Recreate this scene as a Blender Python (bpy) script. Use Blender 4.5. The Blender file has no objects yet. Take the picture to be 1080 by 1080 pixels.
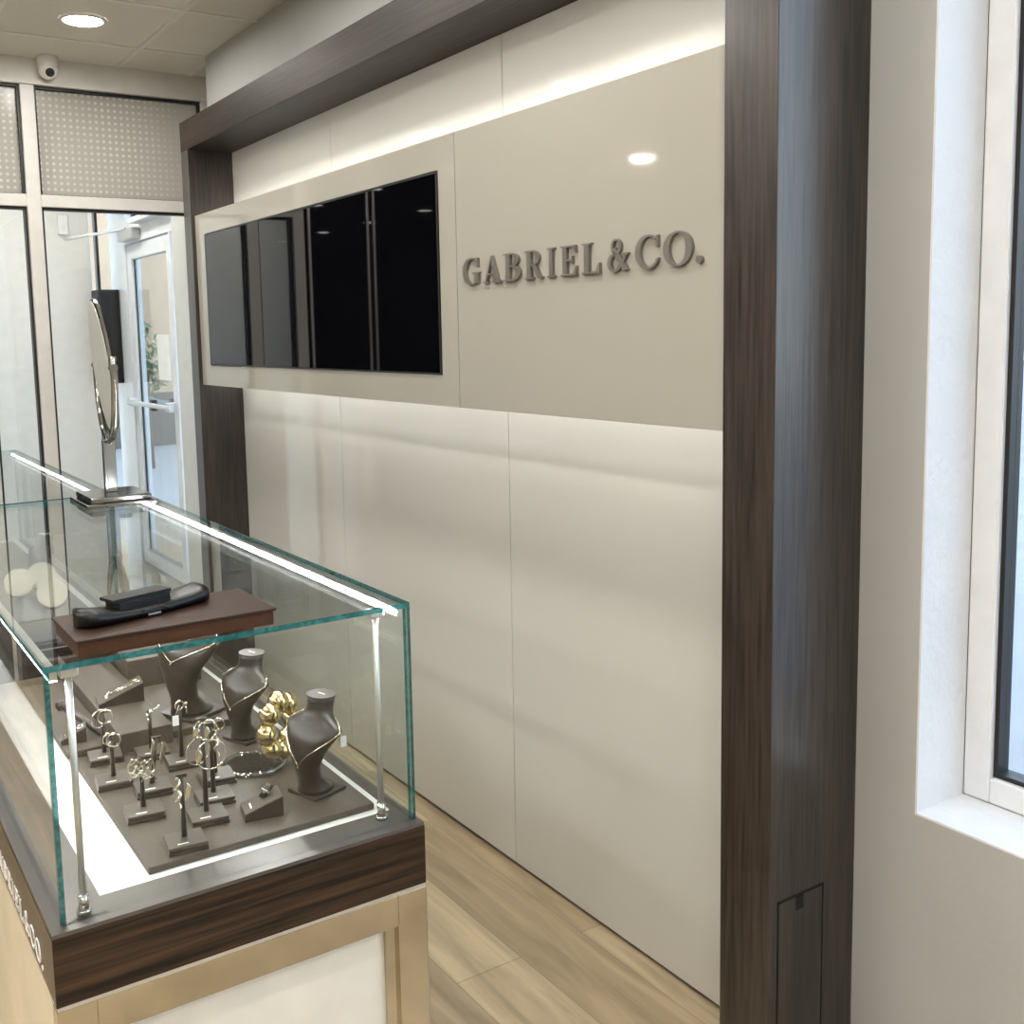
import bpy, bmesh, math, random
from mathutils import Vector, Matrix
random.seed(7)
PI = math.pi
C = bpy.context.scene.collection
sc = bpy.context.scene

# ------------------------------------------------------------------ materials
def nodes(name):
    m = bpy.data.materials.new(name); m.use_nodes = True
    nt = m.node_tree; nt.nodes.clear()
    out = nt.nodes.new('ShaderNodeOutputMaterial')
    return m, nt, out
def N(nt, t, **kw):
    n = nt.nodes.new(t)
    for k, v in kw.items(): setattr(n, k, v)
    return n
def principled(name, col, rough=.5, metal=0., spec=.5, coat=0., noise=None, bump=None, ior=1.5):
    """noise=(scale, amount): gentle procedural mottling of the colour; bump=(scale,strength)"""
    m, nt, out = nodes(name)
    p = N(nt, 'ShaderNodeBsdfPrincipled')
    p.inputs['Base Color'].default_value = (*col, 1)
    p.inputs['Roughness'].default_value = rough; p.inputs['Metallic'].default_value = metal
    p.inputs['Specular IOR Level'].default_value = spec; p.inputs['Coat Weight'].default_value = coat
    p.inputs['IOR'].default_value = ior
    tc = N(nt, 'ShaderNodeTexCoord')
    sc_, am = noise or (14., .04)
    t = N(nt, 'ShaderNodeTexNoise'); t.inputs['Scale'].default_value = sc_; t.inputs['Detail'].default_value = 4
    nt.links.new(tc.outputs['Object'], t.inputs['Vector'])
    r = N(nt, 'ShaderNodeValToRGB')
    r.color_ramp.elements[0].position = .3; r.color_ramp.elements[1].position = .7
    r.color_ramp.elements[0].color = (*[max(0, c*(1-am)) for c in col], 1)
    r.color_ramp.elements[1].color = (*[min(1, c*(1+am)) for c in col], 1)
    nt.links.new(t.outputs['Fac'], r.inputs['Fac']); nt.links.new(r.outputs['Color'], p.inputs['Base Color'])
    if bump:
        b = N(nt, 'ShaderNodeBump'); b.inputs['Strength'].default_value = bump[1]; b.inputs['Distance'].default_value = .01
        t2 = N(nt, 'ShaderNodeTexNoise'); t2.inputs['Scale'].default_value = bump[0]; t2.inputs['Detail'].default_value = 2
        nt.links.new(tc.outputs['Object'], t2.inputs['Vector']); nt.links.new(t2.outputs['Fac'], b.inputs['Height'])
        nt.links.new(b.outputs['Normal'], p.inputs['Normal'])
    nt.links.new(p.outputs[0], out.inputs[0])
    return m
def wood(name, axis, dark, light, rough=.3, fine=55., bands=9., spec=.5):
    m, nt, out = nodes(name)
    p = N(nt, 'ShaderNodeBsdfPrincipled'); p.inputs['Roughness'].default_value = rough
    p.inputs['Specular IOR Level'].default_value = spec
    tc = N(nt, 'ShaderNodeTexCoord')
    def nz(s, along, det, dist=0.):
        mp = N(nt, 'ShaderNodeMapping'); v = [s, s, s]; v[axis] = along
        mp.inputs['Scale'].default_value = v
        nt.links.new(tc.outputs['Object'], mp.inputs['Vector'])
        t = N(nt, 'ShaderNodeTexNoise'); t.inputs['Scale'].default_value = 1.; t.inputs['Detail'].default_value = det
        t.inputs['Distortion'].default_value = dist
        nt.links.new(mp.outputs[0], t.inputs['Vector']); return t
    a = nz(fine, fine/28, 5.); b = nz(bands, bands/14, 3., .4); c = nz(fine*4, fine/10, 2.)
    mx = N(nt, 'ShaderNodeMath', operation='MULTIPLY_ADD'); mx.inputs[1].default_value = .5
    nt.links.new(a.outputs['Fac'], mx.inputs[0])
    m2 = N(nt, 'ShaderNodeMath', operation='MULTIPLY'); m2.inputs[1].default_value = .32
    nt.links.new(b.outputs['Fac'], m2.inputs[0]); nt.links.new(m2.outputs[0], mx.inputs[2])
    m3 = N(nt, 'ShaderNodeMath', operation='MULTIPLY_ADD'); m3.inputs[1].default_value = .18
    nt.links.new(c.outputs['Fac'], m3.inputs[0]); nt.links.new(mx.outputs[0], m3.inputs[2])
    r = N(nt, 'ShaderNodeValToRGB'); e = r.color_ramp.elements
    e[0].position = .42; e[1].position = .60
    e[0].color = (*dark, 1); e[1].color = (*light, 1)
    nt.links.new(m3.outputs[0], r.inputs['Fac']); nt.links.new(r.outputs['Color'], p.inputs['Base Color'])
    bp_ = N(nt, 'ShaderNodeBump'); bp_.inputs['Strength'].default_value = .12; bp_.inputs['Distance'].default_value = .002
    nt.links.new(a.outputs['Fac'], bp_.inputs['Height']); nt.links.new(bp_.outputs['Normal'], p.inputs['Normal'])
    nt.links.new(p.outputs[0], out.inputs[0])
    return m
def emission(name, col, strength):
    m, nt, out = nodes(name)
    e = N(nt, 'ShaderNodeEmission'); e.inputs[0].default_value = (*col, 1); e.inputs[1].default_value = strength
    nt.links.new(e.outputs[0], out.inputs[0]); return m
def pane(name, tint=(.97, .985, .98), f0=.04, rough=0., boost=1.):
    """clear sheet glass: passes light straight through, mirrors more towards grazing angles"""
    m, nt, out = nodes(name)
    g = N(nt, 'ShaderNodeNewGeometry')
    d = N(nt, 'ShaderNodeVectorMath', operation='DOT_PRODUCT')
    nt.links.new(g.outputs['Incoming'], d.inputs[0]); nt.links.new(g.outputs['Normal'], d.inputs[1])
    ab = N(nt, 'ShaderNodeMath', operation='ABSOLUTE'); nt.links.new(d.outputs['Value'], ab.inputs[0])
    s = N(nt, 'ShaderNodeMath', operation='SUBTRACT'); s.inputs[0].default_value = 1; nt.links.new(ab.outputs[0], s.inputs[1])
    pw = N(nt, 'ShaderNodeMath', operation='POWER'); pw.inputs[1].default_value = 5; nt.links.new(s.outputs[0], pw.inputs[0])
    ma = N(nt, 'ShaderNodeMath', operation='MULTIPLY_ADD'); ma.inputs[1].default_value = (1-f0)*boost; ma.inputs[2].default_value = f0
    nt.links.new(pw.outputs[0], ma.inputs[0])
    tr = N(nt, 'ShaderNodeBsdfTransparent'); tr.inputs[0].default_value = (*tint, 1)
    gl = N(nt, 'ShaderNodeBsdfGlossy'); gl.inputs['Roughness'].default_value = rough
    mx = N(nt, 'ShaderNodeMixShader')
    nt.links.new(ma.outputs[0], mx.inputs[0]); nt.links.new(tr.outputs[0], mx.inputs[1]); nt.links.new(gl.outputs[0], mx.inputs[2])
    nt.links.new(mx.outputs[0], out.inputs[0]); return m
def glass_edge(name):
    m, nt, out = nodes(name)
    tc = N(nt, 'ShaderNodeTexCoord'); v = N(nt, 'ShaderNodeTexNoise'); v.inputs['Scale'].default_value = 38; v.inputs['Distortion'].default_value = 2.5
    nt.links.new(tc.outputs['Object'], v.inputs['Vector'])
    r = N(nt, 'ShaderNodeValToRGB'); r.color_ramp.elements[0].color = (.012, .105, .11, 1); r.color_ramp.elements[1].color = (.035, .21, .21, 1)
    r.color_ramp.elements[0].position = .40; r.color_ramp.elements[1].position = .68
    nt.links.new(v.outputs['Fac'], r.inputs['Fac'])
    p = N(nt, 'ShaderNodeBsdfPrincipled'); p.inputs['Roughness'].default_value = .06
    nt.links.new(r.outputs[0], p.inputs['Base Color'])
    tr = N(nt, 'ShaderNodeBsdfTransparent'); tr.inputs[0].default_value = (.35, .75, .73, 1)
    mx = N(nt, 'ShaderNodeMixShader'); mx.inputs[0].default_value = .2
    nt.links.new(p.outputs[0], mx.inputs[1]); nt.links.new(tr.outputs[0], mx.inputs[2]); nt.links.new(mx.outputs[0], out.inputs[0]); return m
def dotted_film(name):
    """obscure film with a square grid of small pale dots that thins out to plain frost at one side"""
    m, nt, out = nodes(name)
    tc = N(nt, 'ShaderNodeTexCoord'); sp = N(nt, 'ShaderNodeSeparateXYZ'); nt.links.new(tc.outputs['Object'], sp.inputs[0])
    pit = .0285
    acc = None
    for ax in ('X', 'Z'):
        a = N(nt, 'ShaderNodeMath', operation='DIVIDE'); a.inputs[1].default_value = pit; nt.links.new(sp.outputs[ax], a.inputs[0])
        f = N(nt, 'ShaderNodeMath', operation='FRACT'); nt.links.new(a.outputs[0], f.inputs[0])
        s = N(nt, 'ShaderNodeMath', operation='SUBTRACT'); s.inputs[1].default_value = .5; nt.links.new(f.outputs[0], s.inputs[0])
        q = N(nt, 'ShaderNodeMath', operation='POWER'); q.inputs[1].default_value = 2; 
        ab = N(nt, 'ShaderNodeMath', operation='ABSOLUTE'); nt.links.new(s.outputs[0], ab.inputs[0]); nt.links.new(ab.outputs[0], q.inputs[0])
        if acc is None: acc = q
        else:
            ad = N(nt, 'ShaderNodeMath', operation='ADD'); nt.links.new(acc.outputs[0], ad.inputs[0]); nt.links.new(q.outputs[0], ad.inputs[1]); acc = ad
    r = N(nt, 'ShaderNodeValToRGB'); e = r.color_ramp.elements
    e[0].position = .03; e[0].color = (1, 1, 1, 1); e[1].position = .085; e[1].color = (0, 0, 0, 1)
    nt.links.new(acc.outputs[0], r.inputs['Fac'])
    # fade of the dots towards +X
    fr = N(nt, 'ShaderNodeMapRange'); fr.inputs['From Min'].default_value = .98; fr.inputs['From Max'].default_value = 1.24
    fr.inputs['To Min'].default_value = 1; fr.inputs['To Max'].default_value = 0
    nt.links.new(sp.outputs['X'], fr.inputs['Value'])
    nz = N(nt, 'ShaderNodeTexNoise'); nz.inputs['Scale'].default_value = 5; nt.links.new(tc.outputs['Object'], nz.inputs['Vector'])
    k = N(nt, 'ShaderNodeMath', operation='MULTIPLY'); nt.links.new(r.outputs[0], k.inputs[0]); nt.links.new(fr.outputs[0], k.inputs[1])
    k2 = N(nt, 'ShaderNodeMath', operation='MULTIPLY'); nt.links.new(k.outputs[0], k2.inputs[0]); nt.links.new(nz.outputs['Fac'], k2.inputs[1])
    mix = N(nt, 'ShaderNodeMix', data_type='RGBA')
    mix.inputs['A'].default_value = (.56, .54, .50, 1); mix.inputs['B'].default_value = (.97, .95, .91, 1)
    nt.links.new(k2.outputs[0], mix.inputs['Factor'])
    p = N(nt, 'ShaderNodeBsdfPrincipled'); p.inputs['Roughness'].default_value = .22
    nt.links.new(mix.outputs['Result'], p.inputs['Base Color'])
    tl = N(nt, 'ShaderNodeBsdfTranslucent'); nt.links.new(mix.outputs['Result'], tl.inputs[0])
    mx = N(nt, 'ShaderNodeMixShader'); mx.inputs[0].default_value = .45
    nt.links.new(p.outputs[0], mx.inputs[1]); nt.links.new(tl.outputs[0], mx.inputs[2]); nt.links.new(mx.outputs[0], out.inputs[0])
    return m
def plank_floor(name):
    m, nt, out = nodes(name)
    tc = N(nt, 'ShaderNodeTexCoord'); mp = N(nt, 'ShaderNodeMapping'); mp.inputs['Rotation'].default_value = (0, 0, PI/2)
    mp.inputs['Location'].default_value = (.35, .06, 0)
    nt.links.new(tc.outputs['Object'], mp.inputs['Vector'])
    br = N(nt, 'ShaderNodeTexBrick'); br.offset = .37; br.offset_frequency = 2
    br.inputs['Scale'].default_value = 1; br.inputs['Brick Width'].default_value = 1.22; br.inputs['Row Height'].default_value = .19
    br.inputs['Mortar Size'].default_value = .0012; br.inputs['Mortar Smooth'].default_value = .2
    br.inputs['Color1'].default_value = (.35, .275, .18, 1); br.inputs['Color2'].default_value = (.50, .41, .285, 1); br.inputs['Mortar'].default_value = (.23, .175, .115, 1)
    nt.links.new(mp.outputs[0], br.inputs['Vector'])
    mp2 = N(nt, 'ShaderNodeMapping'); mp2.inputs['Scale'].default_value = (16, 1.6, 1); nt.links.new(tc.outputs['Object'], mp2.inputs['Vector'])
    t = N(nt, 'ShaderNodeTexNoise'); t.inputs['Scale'].default_value = 1.3; t.inputs['Detail'].default_value = 7; t.inputs['Distortion'].default_value = .8
    nt.links.new(mp2.outputs[0], t.inputs['Vector'])
    r = N(nt, 'ShaderNodeValToRGB'); r.color_ramp.elements[0].position = .3; r.color_ramp.elements[1].position = .7
    r.color_ramp.elements[0].color = (.62, .6, .57, 1); r.color_ramp.elements[1].color = (1.12, 1.1, 1.06, 1)
    nt.links.new(t.outputs['Fac'], r.inputs['Fac'])
    mu = N(nt, 'ShaderNodeMix', data_type='RGBA', blend_type='MULTIPLY'); mu.inputs['Factor'].default_value = 1
    nt.links.new(br.outputs['Color'], mu.inputs['A']); nt.links.new(r.outputs[0], mu.inputs['B'])
    p = N(nt, 'ShaderNodeBsdfPrincipled'); p.inputs['Roughness'].default_value = .42
    nt.links.new(mu.outputs['Result'], p.inputs['Base Color']); nt.links.new(p.outputs[0], out.inputs[0]); return m

M = {}
M['dry'] = principled('painted_drywall', (.43, .43, .42), .7, noise=(3, .02), bump=(60, .08))
M['jamb'] = principled('painted_reveal', (.76, .77, .79), .5, noise=(6, .03), bump=(50, .4))
M['ceil'] = principled('ceiling_tile', (.70, .67, .605), .85, noise=(90, .04))
M['grid'] = principled('ceiling_grid_white', (.76, .735, .68), .5)
M['gloss'] = principled('gloss_cream_panel', (.585, .573, .527), .035, spec=.55, noise=(2, .012), bump=(1.6, .10))
M['gloss_flat'] = principled('gloss_cream_fascia', (.385, .368, .322), .05, spec=.5, noise=(2, .012), bump=(1.1, .03))
M['wood_v'] = wood('ebony_laminate_upright', 2, (.007, .0045, .0038), (.048, .035, .029), .28, spec=.8, fine=120.)
M['wood_y'] = wood('ebony_laminate_long', 1, (.011, .007, .005), (.034, .022, .016), .50, spec=.22, fine=100.)
M['wood_x'] = wood('ebony_laminate_cross', 0, (.006, .0035, .0025), (.070, .036, .019), .28, spec=.4, fine=75.)
M['notch'] = principled('dark_gap', (.004, .004, .004), .8)
M['frame'] = principled('white_aluminium', (.66, .65, .62), .38)
M['wframe'] = principled('white_vinyl', (.78, .79, .81), .35)
M['black'] = principled('black_gasket', (.012, .012, .013), .45)
M['pane'] = pane('clear_glass')
M['case_pane'] = pane('case_glass', (.965, .985, .978), .035, boost=1.0)
M['edge'] = glass_edge('green_glass_edge')
M['film'] = dotted_film('dotted_film')
M['floor'] = plank_floor('oak_planks')
M['tv'] = principled('black_glass_screen', (.002, .002, .003), .02, spec=.26)
M['tvb'] = principled('black_plastic', (.012, .012, .012), .4)
M['pewter'] = principled('pewter_letters', (.22, .205, .185), .36, metal=.5)
M['letterw'] = principled('pale_letters', (.82, .81, .78), .4)
M['brass'] = principled('champagne_metal', (.60, .535, .42), .16, metal=.95, noise=(5, .22), bump=(7, .05))
M['inset'] = principled('cream_inset', (.80, .77, .69), .25)
M['cream_lam'] = principled('cream_marble_laminate', (.80, .73, .57), .2, noise=(4, .10))
M['rim'] = principled('brushed_grey_metal', (.15, .137, .127), .36, metal=.7)
M['silver'] = principled('polished_metal', (.75, .73, .70), .14, metal=1.)
M['chrome'] = principled('grey_chrome', (.42, .41, .39), .12, metal=1.)
M['satin'] = principled('satin_aluminium', (.70, .69, .67), .33, metal=.8)
M['deck'] = principled('white_deck', (.88, .87, .84), .3)
M['taupe'] = principled('taupe_leatherette', (.058, .043, .031), .55, noise=(40, .08), bump=(220, .12))
M['taupe2'] = principled('taupe_gloss', (.028, .020, .0145), .32, noise=(30, .08))
M['taupe_top'] = principled('taupe_top', (.064, .050, .039), .42)
M['gold'] = principled('yellow_gold', (.74, .58, .29), .16, metal=1., noise=(60, .2))
M['goldp'] = principled('pale_gold_band', (.90, .80, .58), .1, metal=1.)
M['chain'] = principled('bright_gold_chain', (.86, .78, .62), .16, metal=1.)
M['brown'] = principled('brown_leather', (.034, .017, .011), .45, spec=.3, noise=(50, .12), bump=(260, .1))
M['brownl'] = principled('brown_board_edge', (.066, .028, .013), .45, spec=.3, noise=(50, .12))
M['blk'] = principled('black_leather', (.004, .004, .004), .30, spec=.35, bump=(240, .1))
M['cream'] = principled('cream_matte', (.36, .325, .255), .8)
M['acry'] = pane('clear_acrylic', (.93, .93, .93), .06)
M['acry_rim'] = pane('polished_acrylic_rim', (.95, .95, .95), .30, .05)
M['mirror'] = principled('mirror_glass', (.74, .76, .70), .35, metal=.45)
M['vest'] = principled('vestibule_paint', (.80, .775, .735), .6)
M['paper'] = principled('white_paper', (.86, .85, .83), .7)
M['tan'] = principled('tan_stucco', (.62, .44, .30), .85, noise=(3, .06))
M['leaf'] = principled('leaf_green', (.16, .20, .09), .6, noise=(9, .5))
M['bark'] = principled('bark', (.16, .12, .09), .9)
M['pave'] = principled('pale_paving', (.34, .325, .32), .9, noise=(2, .08))
M['navy'] = principled('black_cabinet', (.014, .013, .018), .5)
M['down'] = emission('downlight_glow', (1., .965, .90), 165.)
M['led'] = emission('led_glow', (1., .985, .95), 11.5)
M['ledc'] = emission('case_led_glow', (.98, .99, 1.), 110.)

# ------------------------------------------------------------------ mesh builder
ORG = {}
class MB:
    def __init__(s): s.bm = bmesh.new()
    def _fin(s, verts, mi):
        for f in {f for v in verts for f in v.link_faces}: f.material_index = mi
    def box(s, x0, y0, z0, x1, y1, z1, bev=0., mi=0, seg=2):
        b = bmesh.new()
        r = bmesh.ops.create_cube(b, size=1)
        for v in b.verts:
            v.co = Vector(((x0+x1)/2+v.co.x*(x1-x0), (y0+y1)/2+v.co.y*(y1-y0), (z0+z1)/2+v.co.z*(z1-z0)))
        if bev: bmesh.ops.bevel(b, geom=b.edges[:], offset=bev, segments=seg, profile=.5, affect='EDGES')
        s.add(b, mi); return s
    def add(s, b, mi=0, mat=None):
        if mat is not None: b.transform(mat)
        for f in b.faces: f.material_index = mi if mi is not None else f.material_index
        me = bpy.data.meshes.new('t'); b.to_mesh(me); b.free(); s.bm.from_mesh(me); bpy.data.meshes.remove(me)
    def cyl(s, p0, p1, r0, r1=None, n=20, mi=0, sm=True):
        s.tube([p0, p1], [r0, r0 if r1 is None else r1], n, mi); return s
    def tube(s, pts, r, n=10, mi=0, closed=False, cap=True):
        pts = [Vector(p) for p in pts]; m = len(pts)
        if not hasattr(r, '__len__'): r = [r]*m
        b = s.bm; rings = []; up = None
        for i, p in enumerate(pts):
            if closed: t = pts[(i+1) % m]-pts[i-1]
            else: t = pts[min(i+1, m-1)]-pts[max(i-1, 0)]
            t.normalize()
            if up is None:
                up = Vector((0, 0, 1)) if abs(t.z) < .9 else Vector((1, 0, 0))
            a = t.cross(up)
            if a.length < 1e-6: a = t.orthogonal()
            a.normalize(); up = a.cross(t).normalized()
            rings.append([b.verts.new(p+(a*math.cos(2*PI*k/n)+up*math.sin(2*PI*k/n))*r[i]) for k in range(n)])
        for i in range(m if closed else m-1):
            A, B = rings[i], rings[(i+1) % m]
            for k in range(n):
                f = b.faces.new((A[k], A[(k+1) % n], B[(k+1) % n], B[k])); f.smooth = True; f.material_index = mi
        if not closed and cap:
            f = b.faces.new(rings[0][::-1]); f.material_index = mi; f = b.faces.new(rings[-1]); f.material_index = mi
        return s
    def loft(s, rings, mi=0, cap=True, smooth=True):
        b = s.bm; R = [[b.verts.new(p) for p in r] for r in rings]; n = len(R[0])
        for A, B in zip(R, R[1:]):
            for k in range(n):
                f = b.faces.new((A[k], A[(k+1) % n], B[(k+1) % n], B[k])); f.smooth = smooth; f.material_index = mi
        if cap:
            f = b.faces.new(R[0][::-1]); f.material_index = mi; f = b.faces.new(R[-1]); f.material_index = mi
        return s
    def prism(s, poly, f0, f1, mi=0):
        """poly of 2-D points; f0/f1 map (u,v) to 3-D near and far faces"""
        b = s.bm; A = [b.verts.new(f0(*p)) for p in poly]; B = [b.verts.new(f1(*p)) for p in poly]; n = len(poly)
        fs = [b.faces.new(A), b.faces.new(B[::-1])]
        for k in range(n): fs.append(b.faces.new((A[k], B[k], B[(k+1) % n], A[(k+1) % n])))
        for f in fs: f.material_index = mi
        return s
    def sphere(s, c, r, mi=0, seg=16, ring=10, scale=(1, 1, 1), band=None, mat=None):
        b = bmesh.new(); bmesh.ops.create_uvsphere(b, u_segments=seg, v_segments=ring, radius=r)
        for f in b.faces:
            f.smooth = True; f.material_index = mi
            if band is not None and abs(f.calc_center_median().z) < r*.16: f.material_index = band
        b.transform(Matrix.Translation(c) @ (mat or Matrix()) @ Matrix.Diagonal((*scale, 1))); s.add(b, None); return s
    def build(s, name, mats, parent=None, origin=None, bev=0.):
        bm = s.bm
        bmesh.ops.recalc_face_normals(bm, faces=bm.faces[:])
        if origin is None:
            if parent is not None: origin = ORG[parent.name]
            else:
                xs = [v.co.x for v in bm.verts]; ys = [v.co.y for v in bm.verts]; zs = [v.co.z for v in bm.verts]
                origin = Vector(((min(xs)+max(xs))/2, (min(ys)+max(ys))/2, min(zs)))
        origin = Vector(origin)
        for v in bm.verts: v.co -= origin
        me = bpy.data.meshes.new(name); bm.to_mesh(me); bm.free()
        for m in (mats if isinstance(mats, (list, tuple)) else [mats]): me.materials.append(m)
        o = bpy.data.objects.new(name, me); C.objects.link(o)
        if parent is None: o.location = origin
        else: o.parent = parent
        ORG[o.name] = origin
        return o
def empty(name, loc=(0, 0, 0)):
    o = bpy.data.objects.new(name, None); C.objects.link(o); o.location = loc; o.empty_display_size = .05
    ORG[o.name] = Vector(loc); return o
def tag(o, label, cat, group=None):
    o['label'] = label; o['category'] = cat
    if group: o['group'] = group
    return o
def struct(o): o['kind'] = 'structure'; return o
def dup(root, loc, rotz=0., scale=None):
    r = root.copy(); C.objects.link(r); r.location = loc; r.rotation_euler = (0, 0, rotz)
    if scale: r.scale = (scale,)*3
    for ch in root.children:
        c = ch.copy(); C.objects.link(c); c.parent = r
        for g in ch.children:
            d = g.copy(); C.objects.link(d); d.parent = c
    return r
def bxo(name, m, dims, parent=None, bev=0., origin=None):
    return MB().box(*dims, bev=bev).build(name, m, parent, origin)

# ------------------------------------------------------------------ measured places
ZC = 2.7964
XW = .055            # painted right wall
XP = -.1762          # face of floating fascia
XF = -.1926          # face of wooden surround
Y1, Y1B, Y2, Y3, Y4 = 1.2845, 1.4095, 4.4408, 4.5332, 5.1355
ZT, ZB = 2.4596, 2.338
YB, XL = -3.6, -5.6   # room ends out of view
XS = -2.5             # storefront ends here, shop goes deeper on the left
YV = 7.75             # end of vestibule
XD = .30              # vestibule door plane

# ------------------------------------------------------------------ room shell
struct(MB().box(XL-.2, YB-.2, -.12, XD+.1, 8.3, 0).build('floor', M['floor'], origin=(0, 0, 0)))
struct(bxo('ground', M['pave'], (XD+.1, -14, -.25, 40, 45, -.06)))
cl = MB().box(XL-.2, YB-.2, ZC, XD+.1, Y4-.05, ZC+.12).box(XL-.2, Y4-.05, ZC, XS, 8.3, ZC+.12)
ceiling = struct(cl.build('ceiling', M['ceil']))
g = MB()
for k in range(-9, 1):
    x = -.29+.61*k
    if x > XL: g.box(x-.011, YB, ZC-.004, x+.011, Y4-.05, ZC+.0005)
for k in range(-13, 2):
    y = 4.10+.61*k
    if y < Y4-.06: g.box(XL, y-.011, ZC-.0045, XW, y+.011, ZC+.0005)
g.box(XW-.02, YB, ZC-.0042, XW, Y4-.05, ZC+.0005)
struct(g.build('trim_1', M['grid']))
# right wall with the window opening
WY0, WY1, WZ0, WZ1 = -1.0, 1.153, .631, 2.62
w = MB()
YE = 4.72
w.box(XW, YB, 0, XD, WY0, ZC).box(XW, WY1, 0, XD, YE, ZC)
w.box(0, Y1, ZT, XW, YE, ZC).box(0, Y3, 0, XW, YE, ZT).box(.2, YE, 0, XD, Y4-.05, ZC)
w.box(XW, WY0, 0, XD, WY1, WZ0-.004).box(XW, WY0, WZ1, XD, WY1, ZC)
wr = struct(w.build('wall_right', M['dry']))
rv = MB()
rv.box(XW, WY1-.004, WZ0, .2016, WY1, WZ1).box(XW, WY0, WZ0-.004, .2016, WY1, WZ0).box(XW, WY0, WZ0, .2016, WY0+.004, WZ1).box(XW, WY0, WZ1-.004, .2016, WY1, WZ1)
struct(rv.build('trim_2', M['jamb']))
struct(bxo('wall_left', M['dry'], (XL-.2, YB-.2, 0, XL, 8.3, ZC)))
struct(bxo('wall_back', M['dry'], (XL, YB-.2, 0, XD, YB, ZC)))
struct(MB().box(XL, 8.1, 0, XS, 8.3, ZC).build('wall_far', M['dry']))
struct(bxo('wall_return', M['dry'], (XS, Y4+.06, 0, XS+.1, 8.3, ZC)))

# window 1 : the white framed window near the camera
win = struct(empty('window_1', (.2316, .0765, WZ0)))
f = MB(); fw = .053
f.box(.2016, WY1-.004-fw, WZ0, .262, WY1-.004, WZ1-.004, .004).box(.2016, WY0+.004, WZ0, .262, WY0+.004+fw, WZ1-.004, .004)
f.box(.2016, WY0+.004+fw, WZ0, .262, WY1-.004-fw, WZ0+.05, .004).box(.2016, WY0+.004+fw, WZ1-.004-fw, .262, WY1-.004-fw, WZ1-.004, .004)
f.build('window_frame', M['wframe'], win)
a0, a1, b0, b1 = WY0+.004+fw, WY1-.004-fw, WZ0+.05, WZ1-.004-fw
g = MB(); t = .009
g.box(.214, a1-t, b0, .25, a1, b1).box(.214, a0, b0, .25, a0+t, b1).box(.214, a0+t, b0, .25, a1-t, b0+t).box(.214, a0+t, b1-t, .25, a1-t, b1)
g.build('gasket', M['black'], win)
bxo('glass_pane', M['pane'], (.232, a0+t, b0+t, .238, a1-t, b1-t), win)

# storefront between shop and vestibule
sf = struct(empty('window_2', (-1.2, Y4, 0)))
pt = struct(empty('wall_partition', (-1.73, Y4, 0)))      # dark glossy partition left of the storefront, aluminium trims
bxo('dark_panel', M['tv'], (XS, Y4-.04, 0, -.97, Y4+.06, ZC), pt)
for x0, x1 in ((-1.004, -.990), (-1.342, -1.328), (-1.380, -1.366), (-1.90, -1.885), (XS, XS+.02)):
    bxo('metal_trim', M['satin'], (x0, Y4-.05, 0, x1, Y4-.04, 2.62), pt)
ya, yb = Y4-.05, Y4+.05
MUL = [(-.97, -.91), (-.72, -.66), (.098, .126)]
bxo('header_rail', M['frame'], (-.97, Y4-.06, 2.683, .126, Y4+.06, ZC), sf)
for (m0, m1) in MUL: bxo('mullion', M['frame'], (m0, ya, 0, m1, yb, 2.683), sf, .003)
for (m0, _), (m1, _2) in zip([(q[1], 0) for q in MUL[:-1]], [(q[0], 0) for q in MUL[1:]]):
    bxo('transom_bar', M['frame'], (m0, ya, 2.152, m1, yb, 2.206), sf, .002)
    bxo('bottom_rail', M['frame'], (m0, ya, 0, m1, yb, .12), sf, .002)
    for (z0, z1, nm, mt) in ((2.206, 2.683, 'patterned_pane', M['film']), (.12, 2.152, 'clear_pane', M['pane'])):
        gk = MB(); t = .011; p0, p1 = Y4-.03, Y4+.012
        gk.box(m0, p0, z0, m0+t, p1, z1).box(m1-t, p0, z0, m1, p1, z1).box(m0+t, p0, z1-t, m1-t, p1, z1).box(m0+t, p0, z0, m1-t, p1, z0+.004)
        gk.build('gasket', M['black'], sf)
        o = bxo(nm, mt, (m0+t, Y4-.006, z0+.004, m1-t, Y4, z1-t), sf)
        if nm == 'patterned_pane': o['label'] = 'obscure glass with a grid of small pale dots'
# right wall end beside the storefront and vestibule shell
struct(bxo('wall_vestibule_corner', M['frame'], (.126, Y4-.05, 0, XD+.1, 5.75, ZC)))
struct(bxo('wall_vestibule_left', M['vest'], (-1.02, Y4+.06, 0, -.97, YV, ZC)))
struct(MB().box(-1.02, YV, 0, .14, YV+.15, ZC).box(.14, YV, 2.55, XD+.1, YV+.15, ZC).build('wall_vestibule_far', M['vest']))
struct(bxo('ceiling_vestibule', M['vest'], (XS, Y4-.05, ZC, XD+.1, 8.3, ZC+.12)))
sl = struct(empty('window_3', (.22, YV, 0)))       # narrow glazing strip at the vestibule corner
for x0, x1 in ((.14, .165), (.205, .225), (.375, .40)): bxo('mullion', M['wframe'] if x0 != .205 else M['black'], (x0, YV, 0, x1, YV+.06, 2.55), sl)
bxo('clear_pane', M['pane'], (.165, YV+.02, 0, .375, YV+.026, 2.55), sl)

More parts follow.
